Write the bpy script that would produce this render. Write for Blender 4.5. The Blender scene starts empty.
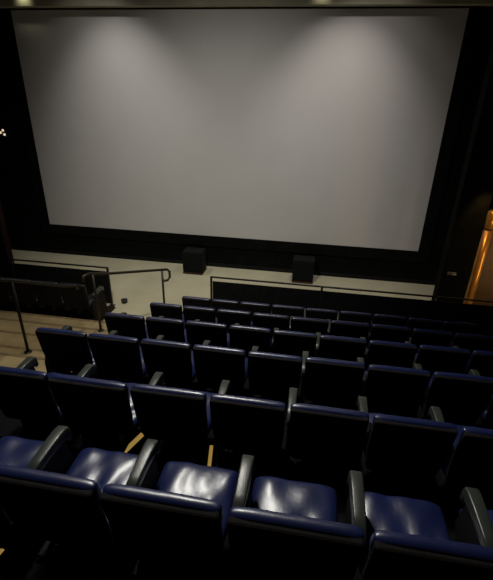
import bpy, bmesh, math, random
from mathutils import Matrix, Vector

random.seed(7)
S = bpy.context.scene
C = S.collection
PI = math.pi
H = 4.216                     # height of the camera above the floor in front of the screen

# ------------------------------------------------------------------ camera, exposure, lights
cam_data = bpy.data.cameras.new('camera')
cam = bpy.data.objects.new('camera', cam_data); C.objects.link(cam)
cam_data.sensor_fit = 'VERTICAL'; cam_data.sensor_height = 24
cam_data.lens = 414.7 / 580 * 24
cam_data.clip_start = 0.02; cam_data.clip_end = 100
R = Matrix(((0.98613, -0.09023, 0.13932), (0.1644, 0.41539, -0.89466), (0.02285, 0.90516, 0.42446)))
R = R.to_quaternion().to_matrix()
cam.matrix_world = Matrix.Translation((0, 0, H)) @ R.to_4x4()
S.camera = cam
S.view_settings.view_transform = 'Standard'
S.view_settings.look = 'None'
S.view_settings.gamma = 1
S.view_settings.use_curve_mapping = False
S.view_settings.exposure = 0.0

w = bpy.data.worlds.new('world'); S.world = w; w.use_nodes = True
w.node_tree.nodes['Background'].inputs[0].default_value = (0.5, 0.55, 0.7, 1)
w.node_tree.nodes['Background'].inputs[1].default_value = 0.002


def lamp(name, kind, loc, target, power, color, size=0.3, angle=90, blend=0.6):
    d = bpy.data.lights.new(name, kind); d.energy = power; d.color = color
    if kind == 'AREA':
        d.shape = 'DISK'; d.size = size
    else:
        d.shadow_soft_size = size
    if kind == 'SPOT':
        d.spot_size = math.radians(angle); d.spot_blend = blend
    o = bpy.data.objects.new(name, d); C.objects.link(o)
    o.location = loc
    v = Vector(target) - Vector(loc)
    o.rotation_euler = v.to_track_quat('-Z', 'Y').to_euler()
    return o


# broad wash on the screen from the ceiling over the middle of the hall
K = 1.05
lamp('screen_wash', 'SPOT', (-2.0, 3.0, 7.05), (-2.0, 10.17, 1.0), 800 * K, (1.0, 0.965, 0.89), 0.12, 72, 1.0)
# two pairs of lamps near the ceiling that light the screen and the floor before it
for X_, P_, col_ in ((0.38, 215, (1.0, 0.925, 0.87)), (-4.6, 196, (1.0, 0.955, 0.89))):
    lamp('screen_lamp', 'SPOT', (X_, 8.6, 7.05), (X_, 10.17, 0.0), P_ * K, col_, 0.08, 80, 1.0)
for X_, P_, col_ in ((0.9, 52, (1.0, 0.93, 0.87)), (-5.0, 46, (1.0, 0.96, 0.89))):
    lamp('screen_lamp', 'SPOT', (X_, 8.6, 7.05), (X_, 10.17, 1.0), P_ * K, col_, 0.08, 96, 1.0)
lamp('fascia_lamp', 'SPOT', (-6.65, 9.80, 6.14), (-6.65, 9.95, 6.06), 3.5, (1.0, 0.95, 0.62), 0.03, 110, 1.0)
lamp('fascia_lamp', 'SPOT', (-0.19, 9.80, 6.15), (-0.19, 9.95, 6.06), 2.5, (1.0, 0.93, 0.68), 0.03, 110, 1.0)
# dim house lights over the seats and aisle, then an added fill
lamp('house_lamp', 'SPOT', (-1.45, 4.9, 7.1), (-0.6, 2.4, 1.8), 560, (1.0, 0.97, 0.88), 0.24, 84, 1.0)
lamp('aisle_lamp', 'SPOT', (-3.6, 5.2, 7.1), (-4.0, 5.2, 0), 230, (1.0, 0.86, 0.62), 0.2, 60, 1.0)
lamp('fill_lamp', 'AREA', (-2.2, 4.2, 7.2), (-2.2, 4.2, 0), 34, (1.0, 0.96, 0.92), 0.6)  # added wide fill to lift the dim screen edges
# warm lamp over the exit at the right
lamp('exit_lamp', 'SPOT', (2.95, 7.6, 3.0), (3.35, 8.3, 1.0), 25, (1.0, 0.58, 0.2), 0.05, 75, 0.7)
e_ = lamp('column_streak_light', 'AREA', (3.9, 7.6, 1.3), (3.35, 8.3, 1.2), 6, (1.0, 0.66, 0.28), 0.1)  # added out-of-view light, draws the bright streak down the column
e_.data.shape = 'RECTANGLE'; e_.data.size = 0.08; e_.data.size_y = 1.5


# ------------------------------------------------------------------ helpers
def mat(name, col, rough=0.6, spec=0.5, metal=0.0, var=0.0, scale=8.0, bump=0.0, bscale=60.0, emit=None, coat=0.0, detail=6.0):
    m = bpy.data.materials.new(name); m.use_nodes = True
    nt = m.node_tree; b = nt.nodes['Principled BSDF']
    b.inputs['Base Color'].default_value = (*col, 1)
    b.inputs['Roughness'].default_value = rough
    b.inputs['Specular IOR Level'].default_value = spec
    b.inputs['Metallic'].default_value = metal
    b.inputs['Coat Weight'].default_value = coat
    tc = nt.nodes.new('ShaderNodeTexCoord')
    if var > 0:
        n = nt.nodes.new('ShaderNodeTexNoise'); n.inputs['Scale'].default_value = scale; n.inputs['Detail'].default_value = detail
        nt.links.new(tc.outputs['Object'], n.inputs['Vector'])
        r = nt.nodes.new('ShaderNodeValToRGB')
        r.color_ramp.elements[0].position = 0.3; r.color_ramp.elements[1].position = 0.7
        r.color_ramp.elements[0].color = (*[c * (1 - var) for c in col], 1)
        r.color_ramp.elements[1].color = (*[min(1, c * (1 + var)) for c in col], 1)
        nt.links.new(n.outputs['Fac'], r.inputs['Fac']); nt.links.new(r.outputs['Color'], b.inputs['Base Color'])
    if bump > 0:
        n2 = nt.nodes.new('ShaderNodeTexNoise'); n2.inputs['Scale'].default_value = bscale; n2.inputs['Detail'].default_value = 4
        nt.links.new(tc.outputs['Object'], n2.inputs['Vector'])
        bp = nt.nodes.new('ShaderNodeBump'); bp.inputs['Strength'].default_value = bump; bp.inputs['Distance'].default_value = 0.01
        nt.links.new(n2.outputs['Fac'], bp.inputs['Height']); nt.links.new(bp.outputs['Normal'], b.inputs['Normal'])
    if emit:
        b.inputs['Emission Color'].default_value = (*emit[0], 1); b.inputs['Emission Strength'].default_value = emit[1]
    return m


M = dict(
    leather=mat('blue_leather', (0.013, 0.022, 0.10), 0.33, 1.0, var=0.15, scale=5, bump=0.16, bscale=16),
    shadeleather=mat('shade_dark_leather', (0.008, 0.010, 0.018), 0.4, 0.5, bump=0.25, bscale=45),  # darker leather for the dim left block, shade put into its colour
    shell=mat('dark_back_shell', (0.014, 0.011, 0.010), 0.8, 0.2, var=0.5, scale=12, bump=0.2, bscale=120),
    plastic=mat('black_armrest_plastic', (0.045, 0.052, 0.043), 0.34, 0.8, bump=0.1, bscale=160),
    steel=mat('dark_pedestal_steel', (0.008, 0.008, 0.009), 0.7, 0.3, metal=0.2),
    carpet=mat('dark_carpet', (0.010, 0.010, 0.011), 0.95, 0.1, var=0.4, scale=60, bump=0.5, bscale=300),
    leftcarpet=mat('brown_dark_carpet', (0.03, 0.018, 0.012), 0.95, 0.1, var=0.4, scale=60, bump=0.5, bscale=300),
    tan=mat('tan_aisle_floor', (0.50, 0.40, 0.22), 0.8, 0.25, var=0.18, scale=3.5, bump=0.25, bscale=140),
    riser=mat('brown_step_riser', (0.10, 0.065, 0.035), 0.8, 0.2, var=0.3, scale=10),
    nosing=mat('worn_step_nosing', (0.30, 0.22, 0.12), 0.6, 0.4, var=0.2, scale=20),
    beige=mat('beige_front_floor', (0.58, 0.54, 0.37), 0.8, 0.25, var=0.10, scale=1.2, bump=0.15, bscale=120),
    black=mat('black_masking_cloth', (0.004, 0.0045, 0.004), 0.95, 0.1, var=0.4, scale=6, bump=0.3, bscale=30),
    redwall=mat('dark_red_wall_cloth', (0.018, 0.008, 0.007), 0.95, 0.1, var=0.4, scale=3, bump=0.3, bscale=30),
    panel=mat('black_guard_panel', (0.007, 0.007, 0.007), 0.8, 0.2, var=0.4, scale=8),
    rail=mat('dark_rail_paint', (0.014, 0.014, 0.012), 0.42, 0.5),
    brownrail=mat('brown_rail_paint', (0.03, 0.023, 0.016), 0.4, 0.5),
    screen=mat('matt_screen_cloth', (0.60, 0.585, 0.565), 0.9, 0.15, var=0.02, scale=1.5),
    fascia=mat('olive_grey_fascia', (0.46, 0.44, 0.33), 0.8, 0.2, var=0.12, scale=2),
    ceil=mat('dark_ceiling', (0.02, 0.02, 0.02), 0.9, 0.1),
    spk=mat('black_speaker_cabinet', (0.003, 0.004, 0.004), 0.9, 0.3, var=0.3, scale=30),
    grille=mat('speaker_grille_cloth', (0.004, 0.005, 0.005), 0.95, 0.2, var=0.5, scale=150),
    spkbase=mat('red_brown_speaker_base', (0.06, 0.025, 0.015), 0.6, 0.3),
    bronze=mat('bronze_column_finish', (0.62, 0.30, 0.07), 0.30, 0.6, metal=0.55, var=0.12, scale=6),
    wood=mat('brown_door_wood', (0.06, 0.033, 0.018), 0.6, 0.4, var=0.25, scale=4),
    ochre=mat('ochre_floor_glow', (0.62, 0.36, 0.07), 0.6, 0.3, var=0.12, scale=20, emit=((1.0, 0.62, 0.16), 0.28)),  # own glow replaces the light falling on the floor
    lampm=mat('lit_lamp_glass', (0.9, 0.8, 0.6), 0.4, emit=((1.0, 0.8, 0.55), 0.7)),
    chrome=mat('grey_metal', (0.5, 0.5, 0.45), 0.35, 0.5, metal=0.8),
    cup=mat('dark_cup', (0.012, 0.012, 0.012), 0.5),
)


def obj(name, bm, m, parent=None, smooth=False):
    me = bpy.data.meshes.new(name)
    bmesh.ops.recalc_face_normals(bm, faces=bm.faces[:])
    bm.to_mesh(me); bm.free()
    me.materials.append(m)
    if smooth:
        me.polygons.foreach_set('use_smooth', [True] * len(me.polygons))
    o = bpy.data.objects.new(name, me); C.objects.link(o)
    if parent: o.parent = parent
    return o


def box(x0, x1, y0, y1, z0, z1, bev=0.0, seg=2, bm=None):
    own = bm is None
    b = bmesh.new()
    bmesh.ops.create_cube(b, size=1)
    for v in b.verts:
        v.co = Vector(((x0 + x1) / 2 + v.co.x * (x1 - x0), (y0 + y1) / 2 + v.co.y * (y1 - y0), (z0 + z1) / 2 + v.co.z * (z1 - z0)))
    if bev > 0:
        bmesh.ops.bevel(b, geom=b.edges[:], offset=bev, segments=seg, profile=0.5, affect='EDGES')
    if own: return b
    me = bpy.data.meshes.new('t'); b.to_mesh(me); b.free(); bm.from_mesh(me); bpy.data.meshes.remove(me)
    return bm


def tube(pts, r, n=10, bm=None):
    bm = bm or bmesh.new()
    pts = [Vector(p) for p in pts]; rings = []
    for i, p in enumerate(pts):
        t = (pts[min(i + 1, len(pts) - 1)] - pts[max(i - 1, 0)]).normalized()
        a = t.orthogonal() if abs(t.z) > 0.95 else t.cross(Vector((0, 0, 1)))
        a.normalize(); b = t.cross(a).normalized()
        rings.append([bm.verts.new(p + (a * math.cos(k * 2 * PI / n) + b * math.sin(k * 2 * PI / n)) * r) for k in range(n)])
    for i in range(len(rings) - 1):
        for k in range(n):
            bm.faces.new((rings[i][k], rings[i][(k + 1) % n], rings[i + 1][(k + 1) % n], rings[i + 1][k]))
    bm.faces.new(rings[0]); bm.faces.new(list(reversed(rings[-1])))
    return bm


def lathe(prof, n=20):
    bm = bmesh.new(); rings = []
    for r, z in prof:
        rings.append([bm.verts.new((r * math.cos(k * 2 * PI / n), r * math.sin(k * 2 * PI / n), z)) for k in range(n)])
    for i in range(len(rings) - 1):
        for k in range(n):
            bm.faces.new((rings[i][k], rings[i][(k + 1) % n], rings[i + 1][(k + 1) % n], rings[i + 1][k]))
    bm.faces.new(rings[0]); bm.faces.new(list(reversed(rings[-1])))
    return bm


def tag(o, label=None, cat=None, group=None, kind=None):
    if label: o['label'] = label
    if cat: o['category'] = cat
    if group: o['group'] = group
    if kind: o['kind'] = kind
    return o


def empty(name, loc, rz=0):
    o = bpy.data.objects.new(name, None); C.objects.link(o)
    o.location = loc; o.rotation_euler = (0, 0, rz); o.empty_display_size = 0.1
    return o


def copy_tree(o, parent=None):
    c = o.copy(); C.objects.link(c)
    if parent: c.parent = parent
    for ch in list(o.children): copy_tree(ch, c)
    return c


def struct(name, bm, m, label=None, cat=None, parent=None):
    o = obj(name, bm, m, parent)
    if not parent: o['kind'] = 'structure'
    if label: o['label'] = label
    if cat: o['category'] = cat
    return o


# ------------------------------------------------------------------ rows (top-rear edge of the backs)
SH = 0.92                                  # height of a seat back over its floor
rows = {
    'A': dict(y=1.125, top=1.514, b=[-1.90, -1.34, -0.79, -0.24, 0.33, 0.90, 1.46]),
    'B': dict(y=2.212, top=1.887, b=[-2.37, -1.81, -1.18, -0.60, -0.04, 0.51, 1.06, 1.62]),
    'C': dict(y=3.313, top=2.229, b=[-2.73, -2.15, -1.59, -1.05, -0.50, 0.05, 0.63, 1.21, 1.77, 2.33]),
    'D': dict(y=4.350, top=2.577, b=[-2.54, -1.98, -1.46, -0.90, -0.35, 0.21, 0.79, 1.36, 1.95, 2.52]),
    'E': dict(y=5.391, top=2.931, b=[-2.36, -1.83, -1.30, -0.75, -0.18, 0.40, 0.98, 1.55, 2.11, 2.67]),
    'F': dict(y=6.408, top=3.296, b=[-2.18, -1.63, -1.12, -0.56, 0.03, 0.60, 1.17, 1.73, 2.29, 2.85]),
}
order = 'ABCDEF'
lev = {k: H - rows[k]['top'] - SH for k in order}

# ------------------------------------------------------------------ structure
XL, XR = -9.2, 3.95
YF = 10.2
YB = -3.0
AX = {'A': -3.6, 'B': -3.05, 'C': -2.76, 'D': -2.60, 'E': -2.42}      # where the aisle meets each tier
struct('floor', box(XL, XR, rows['F']['y'] - 0.12, YF, -0.1, 0.0), M['beige'], 'pale beige floor between the front rails and the screen wall', 'floor')
for i, k in enumerate('ABCDE'):
    y0 = rows[k]['y'] - 0.12
    y1 = rows[order[i + 1]]['y'] - 0.12
    o = struct('floor', box(AX[k], XR, y0, y1, -0.1, lev[k]), M['carpet'])
    # aisle treads: the tier level, then a half step down
    ya = rows[k]['y'] + 0.05; yn = rows[order[i + 1]]['y'] - (0.50 if k == 'E' else 0.75); yh = rows[order[i + 1]]['y'] + (0.06 if k == 'E' else -0.12)
    lo = lev[order[i + 1]]
    zh = (lev[k] + lo) / 2
    if k in 'ABCDE':
        a = empty('aisle_step', (0, 0, 0)); a['kind'] = 'structure'
        obj('tread', box(XL if k in 'ABCD' else XL, AX[k], ya, yn, -0.1, lev[k]), M['tan'], a)
        obj('riser', box(XL, AX[k] - 0.01, yn, yn + 0.012, zh, lev[k] - 0.025), M['riser'], a)
        obj('nosing', box(XL, AX[k], yn - 0.03, yn + 0.02, lev[k] - 0.022, lev[k] + 0.006), M['nosing'], a)
        obj('tread', box(XL, AX[k], yn, yh, -0.1, zh), M['tan'], a)
        obj('riser', box(XL, AX[k] - 0.01, yh, yh + 0.012, lo, zh - 0.025), M['riser'], a)
        obj('nosing', box(XL, AX[k], yh - 0.03, yh + 0.02, zh - 0.022, zh + 0.006), M['nosing'], a)
# last landing towards the front floor
struct('floor', box(XL, -2.25, rows['F']['y'] + 0.02, 6.95, 0.0, 0.03), M['tan'])
struct('floor', box(-2.25, XR, rows['F']['y'] - 0.12, 7.38, 0.0, 0.012), M['carpet'])
# standing tier of the camera and the tiers behind
z0 = lev['A'] + 0.36
struct('floor', box(XL, XR, YB, rows['A']['y'] - 0.12, -0.1, z0), M['carpet'])

struct('wall_front', box(XL, XR, YF, YF + 0.15, -0.1, 7.5), M['black'])
struct('wall_left', box(XL - 0.15, XL, YB - 0.15, YF + 0.15, -0.1, 7.5), M['redwall'])
struct('wall_right', box(XR, XR + 0.15, YB - 0.15, YF + 0.15, -0.1, 7.5), M['black'])
struct('wall_back', box(XL, XR, YB - 0.15, YB, -0.1, 7.5), M['black'])
struct('ceiling', box(XL - 0.15, XR + 0.15, YB - 0.15, YF + 0.15, 7.4, 7.55), M['ceil'])
struct('trim_1', box(XL, XR, 9.95, YF, 1.66 + H, 7.4, 0.01), M['fascia'], 'olive grey fascia across the top above the cinema screen', 'trim')
struct('wall_right', box(2.59, 3.11, 7.95, 8.20, -0.1, 7.4), M['black'])
struct('wall_left', box(XL, -6.38, 7.44, 7.60, -0.1, 7.4), M['redwall'])
struct('floor', box(XL, -4.0, 6.62, 7.38, 0.0, 0.034), M['leftcarpet'])
struct('baseboard_front', box(XL, XR, YF - 0.03, YF, 0.0, 0.1, 0.006), M['panel'])
struct('baseboard_right', box(XR - 0.02, XR, 8.5, YF, 0.0, 0.1, 0.005), M['panel'])

# ------------------------------------------------------------------ the screen
sx0, sx1, sz0, sz1 = -7.14, 2.64, -3.35 + H, 1.632 + H
scr = empty('cinema_screen', ((sx0 + sx1) / 2, 10.18, sz0))
tag(scr, 'wide pale grey cinema screen on the black front wall', 'screen')
mx, mz = (sx0 + sx1) / 2, sz0
obj('screen_cloth', box(sx0 - mx, sx1 - mx, -0.035, -0.005, 0, sz1 - mz, 0.003), M['screen'], scr)
fw = 0.28
for nm, a in (('masking_border', (sx0 - fw, sx0, 0, sz1 - mz)), ('masking_border', (sx1, sx1 + fw, 0, sz1 - mz)),
              ('masking_border', (sx0 - fw, sx1 + fw, -fw, 0)), ('masking_border', (sx0 - fw, sx1 + fw, sz1 - mz, sz1 - mz + 0.05))):
    obj(nm, box(a[0] - mx, a[1] - mx, -0.045, 0.0, a[2], a[3], 0.004), M['black'], scr)


# ------------------------------------------------------------------ cinema seats
def pillow(w, d, h, n=18, e=5.0, fn=None, crown=0.0):
    """closed upholstered pad, w x d in plan, h thick, rounded all round, origin at its middle"""
    bm = bmesh.new(); top = []; bot = []
    us = [math.sin((i / n - 0.5) * PI) for i in range(n + 1)]
    def hh(u, v):
        return max(0.0, (1 - abs(u) ** e) * (1 - abs(v) ** e)) ** 0.42
    for j, v in enumerate(us):
        rt = []; rb = []
        for i, u in enumerate(us):
            # squircle the outline corners a little
            k = 1 - 0.035 * (u * u * v * v) ** 3
            q = hh(u, v); x = u * w / 2 * k; y = v * d / 2 * k
            zt = h / 2 * q + crown * (1 - u * u) * (1 - v * v)
            if fn: zt += fn(u, v) * q
            tv = bm.verts.new((x, y, zt)); rt.append(tv)
            if i in (0, n) or j in (0, n): rb.append(tv)
            else: rb.append(bm.verts.new((x, y, -h / 2 * q)))
        top.append(rt); bot.append(rb)
    for j in range(n):
        for i in range(n):
            bm.faces.new((top[j][i], top[j][i + 1], top[j + 1][i + 1], top[j + 1][i]))
            f = (bot[j][i], bot[j + 1][i], bot[j + 1][i + 1], bot[j][i + 1])
            if len(set(f)) > 2:
                try: bm.faces.new(f)
                except ValueError: pass
    return bm


def wrinkles(seed, amp):
    r = random.Random(seed)
    cx = r.uniform(-0.3, 0.3); folds = [(r.uniform(-1, 1), r.uniform(0, 6.28), r.uniform(5, 11)) for _ in range(4)]
    def f(u, v):
        d = math.hypot(u - cx, v + 0.9)
        s = 0
        for a, p, q in folds:
            s += math.sin(q * (u + a * v * 0.6) + p) * 0.25
        s += math.sin(9 * math.atan2(v + 0.95, u - cx)) * math.exp(-d * 1.1) * 1.1
        return amp * s
    return f


def extrude_profile(pts, x0, x1, bev=0.0, seg=3):
    bm = bmesh.new()
    a = [bm.verts.new((x0, y, z)) for y, z in pts]; b = [bm.verts.new((x1, y, z)) for y, z in pts]
    n = len(pts)
    bm.faces.new(a); bm.faces.new(list(reversed(b)))
    for i in range(n): bm.faces.new((a[i], a[(i + 1) % n], b[(i + 1) % n], b[i]))
    bmesh.ops.recalc_face_normals(bm, faces=bm.faces[:])
    if bev > 0:
        es = [e for e in bm.edges if abs(e.verts[0].co.x - e.verts[1].co.x) < 1e-6]
        bmesh.ops.bevel(bm, geom=es, offset=bev, segments=seg, profile=0.5, affect='EDGES', clamp_overlap=True)
    return bm


TILT = math.radians(11)


def make_seat(seed):
    t = empty('cinema_chair', (0, 0, 0))
    # backrest: blue upholstered pad, leaning back; the rear top edge is at y 0, z SH
    bm = pillow(0.540, 0.54, 0.072, 20, 18.0, wrinkles(seed, 0.002), 0.012)
    for v in bm.verts: v.co.x *= 1 - max(0, 0.2 - v.co.y) * 0.45 - max(0, 0.05 - v.co.y) * 0.35
    m = Matrix.Translation((0, 0.020, SH)) @ Matrix.Rotation(TILT, 4, 'X') @ Matrix.Translation((0, 0, -0.27)) @ Matrix.Rotation(PI / 2, 4, 'X') @ Matrix.Rotation(PI, 4, 'Y')
    bmesh.ops.transform(bm, matrix=m, verts=bm.verts)
    obj('backrest', bm, M['leather'], t, True)
    # dark shell on the rear of the back, narrower to its foot
    prof = [(-0.262, -0.010), (0.262, -0.010), (0.264, -0.30), (0.244, -0.53), (0.22, -0.56), (-0.22, -0.56), (-0.244, -0.53), (-0.264, -0.30)]
    bm = bmesh.new()
    a = [bm.verts.new((x, -0.050, z)) for x, z in prof]; b = [bm.verts.new((x, -0.006, z)) for x, z in prof]
    bm.faces.new(a); bm.faces.new(list(reversed(b)))
    for i in range(8): bm.faces.new((a[i], a[(i + 1) % 8], b[(i + 1) % 8], b[i]))
    bmesh.ops.recalc_face_normals(bm, faces=bm.faces[:])
    bmesh.ops.bevel(bm, geom=bm.edges[:], offset=0.012, segments=2, profile=0.5, affect='EDGES')
    bmesh.ops.transform(bm, matrix=Matrix.Translation((0, 0.020, SH)) @ Matrix.Rotation(TILT, 4, 'X'), verts=bm.verts)
    obj('back_shell', bm, M['shell'], t)
    # seat pad
    bm = pillow(0.475, 0.50, 0.13, 26, 9.0, wrinkles(seed + 9, 0.011), 0.018)
    for v in bm.verts: v.co.x *= 1 - 0.16 * max(0, -v.co.y / 0.25 - 0.3)
    bmesh.ops.transform(bm, matrix=Matrix.Translation((0, 0.41, 0.360)) @ Matrix.Rotation(math.radians(3), 4, 'X'), verts=bm.verts)
    obj('seat_cushion', bm, M['leather'], t, True)
    bm = box(-0.19, 0.19, 0.20, 0.60, 0.265, 0.325, 0.015)
    obj('seat_pan', bm, M['shell'], t)
    bm = box(-0.04, 0.04, 0.26, 0.40, 0.0, 0.27, 0.008); box(-0.09, 0.09, 0.20, 0.48, 0.0, 0.02, 0.005, 2, bm)
    obj('pedestal', bm, M['steel'], t)
    return t


def arm_mesh():
    top = [(0.185, 0.650), (0.30, 0.666), (0.42, 0.676), (0.515, 0.677), (0.550, 0.666), (0.565, 0.635), (0.568, 0.57)]
    low = [(0.545, 0.56), (0.530, 0.60), (0.42, 0.610), (0.30, 0.605), (0.185, 0.59)]
    bm = extrude_profile(top + low, -0.033, 0.033, 0.010, 3)
    for v in bm.verts: v.co.x *= 0.86 + 0.22 * min(1, max(0, (v.co.y - 0.2) / 0.4))
    return bm


def post_mesh():
    bm = extrude_profile([(0.24, 0.60), (0.52, 0.60), (0.56, 0.40), (0.46, 0.28), (0.40, 0.03), (0.26, 0.03), (0.25, 0.28), (0.24, 0.42)], -0.018, 0.018, 0.004, 1)
    box(-0.05, 0.05, 0.18, 0.46, 0.018, 0.038, 0.005, 2, bm)
    return bm


arm_proto = obj('armrest', arm_mesh(), M['plastic'], None, True)
post_proto = obj('armrest_post', post_mesh(), M['steel'], arm_proto)
bm_ = bmesh.new()
for e_ in arm_proto.data.polygons: pass
bm_.free()


def add_arm(seat, dx, dy=0.0, dz=0.0):
    a = copy_tree(arm_proto, seat); a.location = (dx + 0.018, dy, dz)
    return a


variants = [make_seat(s) for s in (3, 11, 23)]
end_panel = obj('end_panel', extrude_profile([(0.10, 0.02), (0.56, 0.02), (0.60, 0.10), (0.60, 0.42), (0.55, 0.53), (0.14, 0.53), (0.10, 0.42)], -0.014, 0.014, 0.006, 2), M['shell'])

ordn = ['first', 'second', 'third', 'fourth', 'fifth', 'sixth', 'seventh', 'eighth', 'ninth', 'tenth', 'eleventh']
rowname = {'A': 'nearest row', 'B': 'second row from camera', 'C': 'third row from camera',
           'D': 'fourth row from camera', 'E': 'fifth row from camera', 'F': 'farthest row beside guard rail'}
used = set()


def new_seat(vi):
    if vi not in used:
        used.add(vi); return variants[vi]
    return copy_tree(variants[vi])


seats = []
for k in order:
    r = rows[k]; bl = r['b']; n = len(bl) - 1
    yf = lambda x: r['y']
    for i in range(n):
        x0, x1 = bl[i], bl[i + 1]; xm = (x0 + x1) / 2
        seats.append((k, i, n, xm, yf(xm), math.atan2(yf(x1) - yf(x0), x1 - x0), (x1 - x0)))
# copy from pristine variants first, then place
placed = []
clean = [copy_tree(v) for v in variants]
pool = list(variants)
for s_i, (k, i, n, x, y, rz, wd) in enumerate(seats):
    v = s_i % 3
    o = pool[v] if s_i < 3 else copy_tree(clean[v])
    jit = random.uniform(-0.010, 0.010)
    o.location = (x, y + jit - (0.02 if k == 'A' else 0), lev[k] + (0.012 if k == 'F' else 0)); o.rotation_euler = (0, 0, rz + random.uniform(-0.006, 0.006))
    sc = wd / 0.56
    for ch in o.children:
        if ch.name.startswith(('backrest', 'back_shell', 'seat_cushion', 'seat_pan')):
            ch.scale = (sc, 1, 1)
    dz = 0.0 if k == 'A' else -0.018
    add_arm(o, -wd / 2, 0, dz)
    if i == n - 1: add_arm(o, wd / 2, 0, dz)
    if i == 0 and k in 'CDEF':
        e = end_panel.copy(); C.objects.link(e); e.parent = o; e.location = (-wd / 2 - 0.03, 0, 0)
    # labels
    if k == 'A':
        nm = ['blue leather cinema seat at the left edge of the nearest row, back cut off',
              'blue leather cinema seat in nearest row, left of the brightest creased cushion',
              'blue leather cinema seat in nearest row with the brightest, most creased cushion',
              'blue leather cinema seat in nearest row, just right of the brightest cushion',
              'blue leather cinema seat in nearest row with the plain deep blue cushion',
              'blue leather cinema seat in nearest row beyond its last visible armrest'][i]
    elif k == 'B':
        nm = 'blue-topped seat, %s from the left in the second row from camera' % ordn[i]
    else:
        nm = 'blue-topped seat, %s from the aisle, %s' % (ordn[i], rowname[k])
    tag(o, nm, 'chair', {'A': 'cinema seats in the nearest row', 'B': 'cinema seats in the second row', 'C': 'cinema seats in the third row',
                        'D': 'cinema seats in the fourth row', 'E': 'cinema seats in the fifth row', 'F': 'cinema seats in the farthest row'}[k])
# front row of the left block, across the aisle, turned towards the screen
for i, (x, y, rz) in enumerate([(-4.32, 6.43, 0), (-4.88, 6.43, 0), (-5.44, 6.43, 0), (-6.00, 6.43, 0), (-6.56, 6.43, 0), (-7.12, 6.43, 0)]):
    o = copy_tree(clean[i % 3])
    o.location = (x, y, 0.034); o.rotation_euler = (0, 0, rz)
    add_arm(o, -0.28)
    if i == 0:
        add_arm(o, 0.28)
        e = end_panel.copy(); C.objects.link(e); e.parent = o; e.location = (0.31, 0, 0)
    nm = ['dark cinema seat at the aisle end of the left block',
          'dark cinema seat in the left block, second from the aisle',
          'dark cinema seat in the left block, third from the aisle',
          'dark cinema seat in the left block, fourth from the aisle',
          'dark cinema seat in the left block, fifth from the aisle',
          'dark cinema seat in the left block, farthest from the aisle'][i]
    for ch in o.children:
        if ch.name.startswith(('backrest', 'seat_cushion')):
            ch.data = ch.data.copy(); ch.data.materials[0] = M['shadeleather']
    tag(o, nm, 'chair', 'cinema seats in the left block')


def kill(o):
    for ch in list(o.children): kill(ch)
    bpy.data.objects.remove(o)


for c_ in clean: kill(c_)
kill(arm_proto); kill(end_panel)

# lit floor glimpsed between seat backs, painted as glowing ochre strips
for x0, y0, x1, y1, z, wd, lab in ((-1.62, 1.20, -1.575, 1.48, lev['A'], 0.022, 'thin ochre patch of painted light on the floor under the bottom left seat'),
                                   (-1.425, 2.40, -1.335, 2.67, lev['B'], 0.045, 'ochre patch of painted light on the dark floor, left one behind the nearest cushions'),
                                   (-0.65, 2.40, -0.69, 2.65, lev['B'], 0.03, 'ochre patch of painted light on the dark floor above the brightest creased cushion')):
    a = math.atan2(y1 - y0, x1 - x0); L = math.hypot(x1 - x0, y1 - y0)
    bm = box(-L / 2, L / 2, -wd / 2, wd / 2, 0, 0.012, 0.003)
    o = obj('floor_light_patch', bm, M['ochre']); o.location = ((x0 + x1) / 2, (y0 + y1) / 2, z); o.rotation_euler = (0, 0, a)
    tag(o, lab, 'strip', 'painted light patches on the floor')

# ------------------------------------------------------------------ guard rails with black panels in front of the first row
def guard_rail(x0, x1, y, posts, label):
    t = empty('guard_rail', ((x0 + x1) / 2, y, 0)); mx = (x0 + x1) / 2
    tag(t, label, 'rail')
    obj('top_rail', box(x0 - mx, x1 - mx, -0.02, 0.02, 0.875, 0.905, 0.008), M['rail'], t)
    obj('panel', box(x0 - mx + 0.05, x1 - mx - 0.03, -0.012, 0.012, 0.06, 0.80, 0.003), M['panel'], t)
    for p in posts:
        obj('post', box(p - mx - 0.02, p - mx + 0.02, -0.02, 0.02, 0.0, 0.88, 0.004), M['rail'], t)
        obj('foot_plate', box(p - mx - 0.06, p - mx + 0.06, -0.05, 0.05, 0.0, 0.012, 0.003), M['rail'], t)
    return t


guard_rail(-1.91, 3.93, 7.47, (-1.89, 0.32, 2.46, 3.89), 'long black panelled guard rail in front of the main seat block')
guard_rail(-6.36, -4.10, 7.47, (-6.34, -4.12), 'black panelled guard rail at the left, before the left block')

# stair handrails
def handrail(pts, posts, m, label):
    p0 = Vector(pts[0]); t = empty('stair_handrail', (p0.x, p0.y, posts[0][3]))
    base = Vector((p0.x, p0.y, posts[0][3]))
    tag(t, label, 'handrail')
    obj('rail_tube', tube([Vector(p) - base for p in pts], 0.024), m, t, True)
    for x, y, zt, zb in posts:
        bm = tube([Vector((x, y, zb)) - base, Vector((x, y, zt)) - base], 0.021)
        obj('post', bm, m, t, True)
        bm = lathe([(0.055, 0), (0.055, 0.01), (0.03, 0.018)], 16)
        o = obj('foot_plate', bm, m, t, True); o.location = Vector((x, y, zb)) - base


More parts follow.
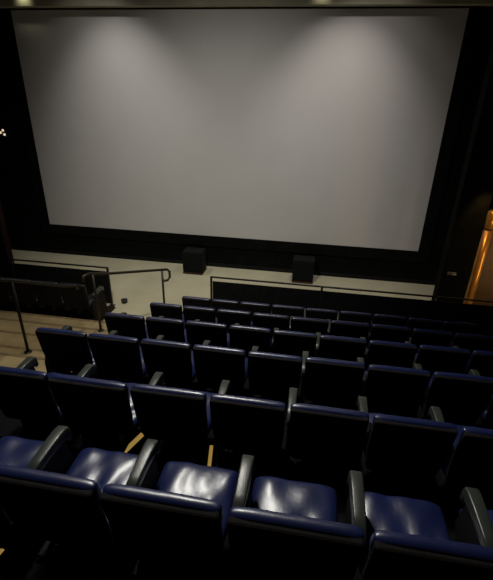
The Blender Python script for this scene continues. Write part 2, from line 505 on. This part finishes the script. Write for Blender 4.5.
zE = (lev['E'] + lev['F']) / 2
handrail([(-3.60, 5.70, H - 2.84), (-3.61, 5.74, H - 2.75), (-3.57, 5.84, H - 2.74), (-3.36, 6.04, H - 2.80), (-2.66, 6.80, H - 2.97), (-2.59, 6.88, H - 2.99), (-2.56, 6.92, H - 3.04),
          (-2.56, 6.92, H - 3.16), (-2.59, 6.88, H - 3.21), (-2.67, 6.80, H - 3.20)],
         [(-2.66, 6.80, H - 2.97, 0.03), (-3.52, 5.88, H - 2.76, lev['E'])], M['brownrail'], 'short brown stair handrail with looped end beside the aisle foot')
handrail([(-3.97, 3.9, H - 2.05), (-3.94, 4.56, H - 2.34), (-3.86, 5.55, H - 2.86), (-3.81, 5.78, H - 2.96), (-3.80, 5.82, H - 3.03)],
         [(-3.94, 4.56, H - 2.33, lev['D'])], M['rail'], 'dark stair handrail at the left edge with one leaning post')

# ------------------------------------------------------------------ speakers on the floor under the screen
for x, y, lab in ((-2.90, 9.66, 'dark floor speaker under the screen, left one'), (-0.09, 9.70, 'dark floor speaker under the screen, right one')):
    t = empty('floor_speaker', (x, y, 0)); tag(t, lab, 'speaker', 'floor speakers under the screen')
    obj('cabinet', box(-0.26, 0.26, -0.13, 0.25, 0.05, 0.60, 0.012), M['spk'], t)
    obj('grille', box(-0.235, 0.235, -0.15, -0.128, 0.09, 0.57, 0.008), M['grille'], t)
    obj('base', box(-0.26, 0.26, -0.14, 0.25, 0.0, 0.05, 0.006), M['spkbase'], t)

# ------------------------------------------------------------------ exit at the right: bronze column and brown door leaf
t = empty('bronze_column', (3.335, 8.30, 0)); tag(t, 'shiny bronze column catching warm light at the right edge', 'column')
obj('shaft', lathe([(0.085, 0.03), (0.085, 2.00)], 28), M['bronze'], t, True)
obj('collar', lathe([(0.070, 2.00), (0.070, 2.045)], 28), M['riser'], t, True)
obj('cap', lathe([(0.088, 2.045), (0.090, 2.30), (0.084, 2.36), (0.055, 2.385), (0.01, 2.39)], 28), M['bronze'], t, True)
obj('base', lathe([(0.12, 0.0), (0.12, 0.03)], 28), M['rail'], t, True)
t = empty('door_1', (3.67, 8.42, 0)); t['kind'] = 'structure'; t['label'] = 'brown exit door leaf beside the bronze column'; t['category'] = 'door'
obj('door_leaf', box(-0.27, 0.28, -0.03, 0.03, 0.02, 2.30, 0.006), M['wood'], t)
obj('door_panel', box(-0.22, 0.22, -0.045, -0.028, 0.20, 1.00, 0.01), M['wood'], t)
obj('door_panel', box(-0.22, 0.22, -0.045, -0.028, 1.15, 2.15, 0.01), M['wood'], t)

# small things
t = empty('wall_lamp', (-8.0, 10.2, H - 1.0)); tag(t, 'tiny lit wall lamp left of the screen', 'lamp')
obj('bracket', box(-0.10, 0.08, -0.05, 0.0, -0.03, 0.03, 0.01), M['rail'], t)
for dx, dz in ((0.03, 0.055), (0.055, -0.045), (-0.05, 0.0)):
    bm = lathe([(0.008, -0.028), (0.026, -0.018), (0.028, 0.0), (0.026, 0.018), (0.008, 0.028)], 14)
    o = obj('bulb', bm, M['lampm'], t, True); o.location = (dx, -0.07, dz)
t = empty('wall_fitting', (2.77, 7.95, H - 3.02)); tag(t, 'small grey metal fitting on the dark wall low between screen and bronze column', 'fitting')
obj('face_plate', box(-0.09, 0.07, -0.02, 0.0, -0.03, 0.03, 0.006), M['chrome'], t)
obj('bracket_arm', tube([(0, 0, 0), (0, -0.08, 0.0), (0.05, -0.10, 0.02)], 0.012), M['chrome'], t, True)
o = obj('paper_cup', lathe([(0.055, 0), (0.07, 0.07), (0.072, 0.078), (0.04, 0.08)], 20), M['cup'], None, True)
o.location = (-3.92, 7.66, 0); tag(o, 'small dark cup standing on the beige floor near the short handrail', 'cup')
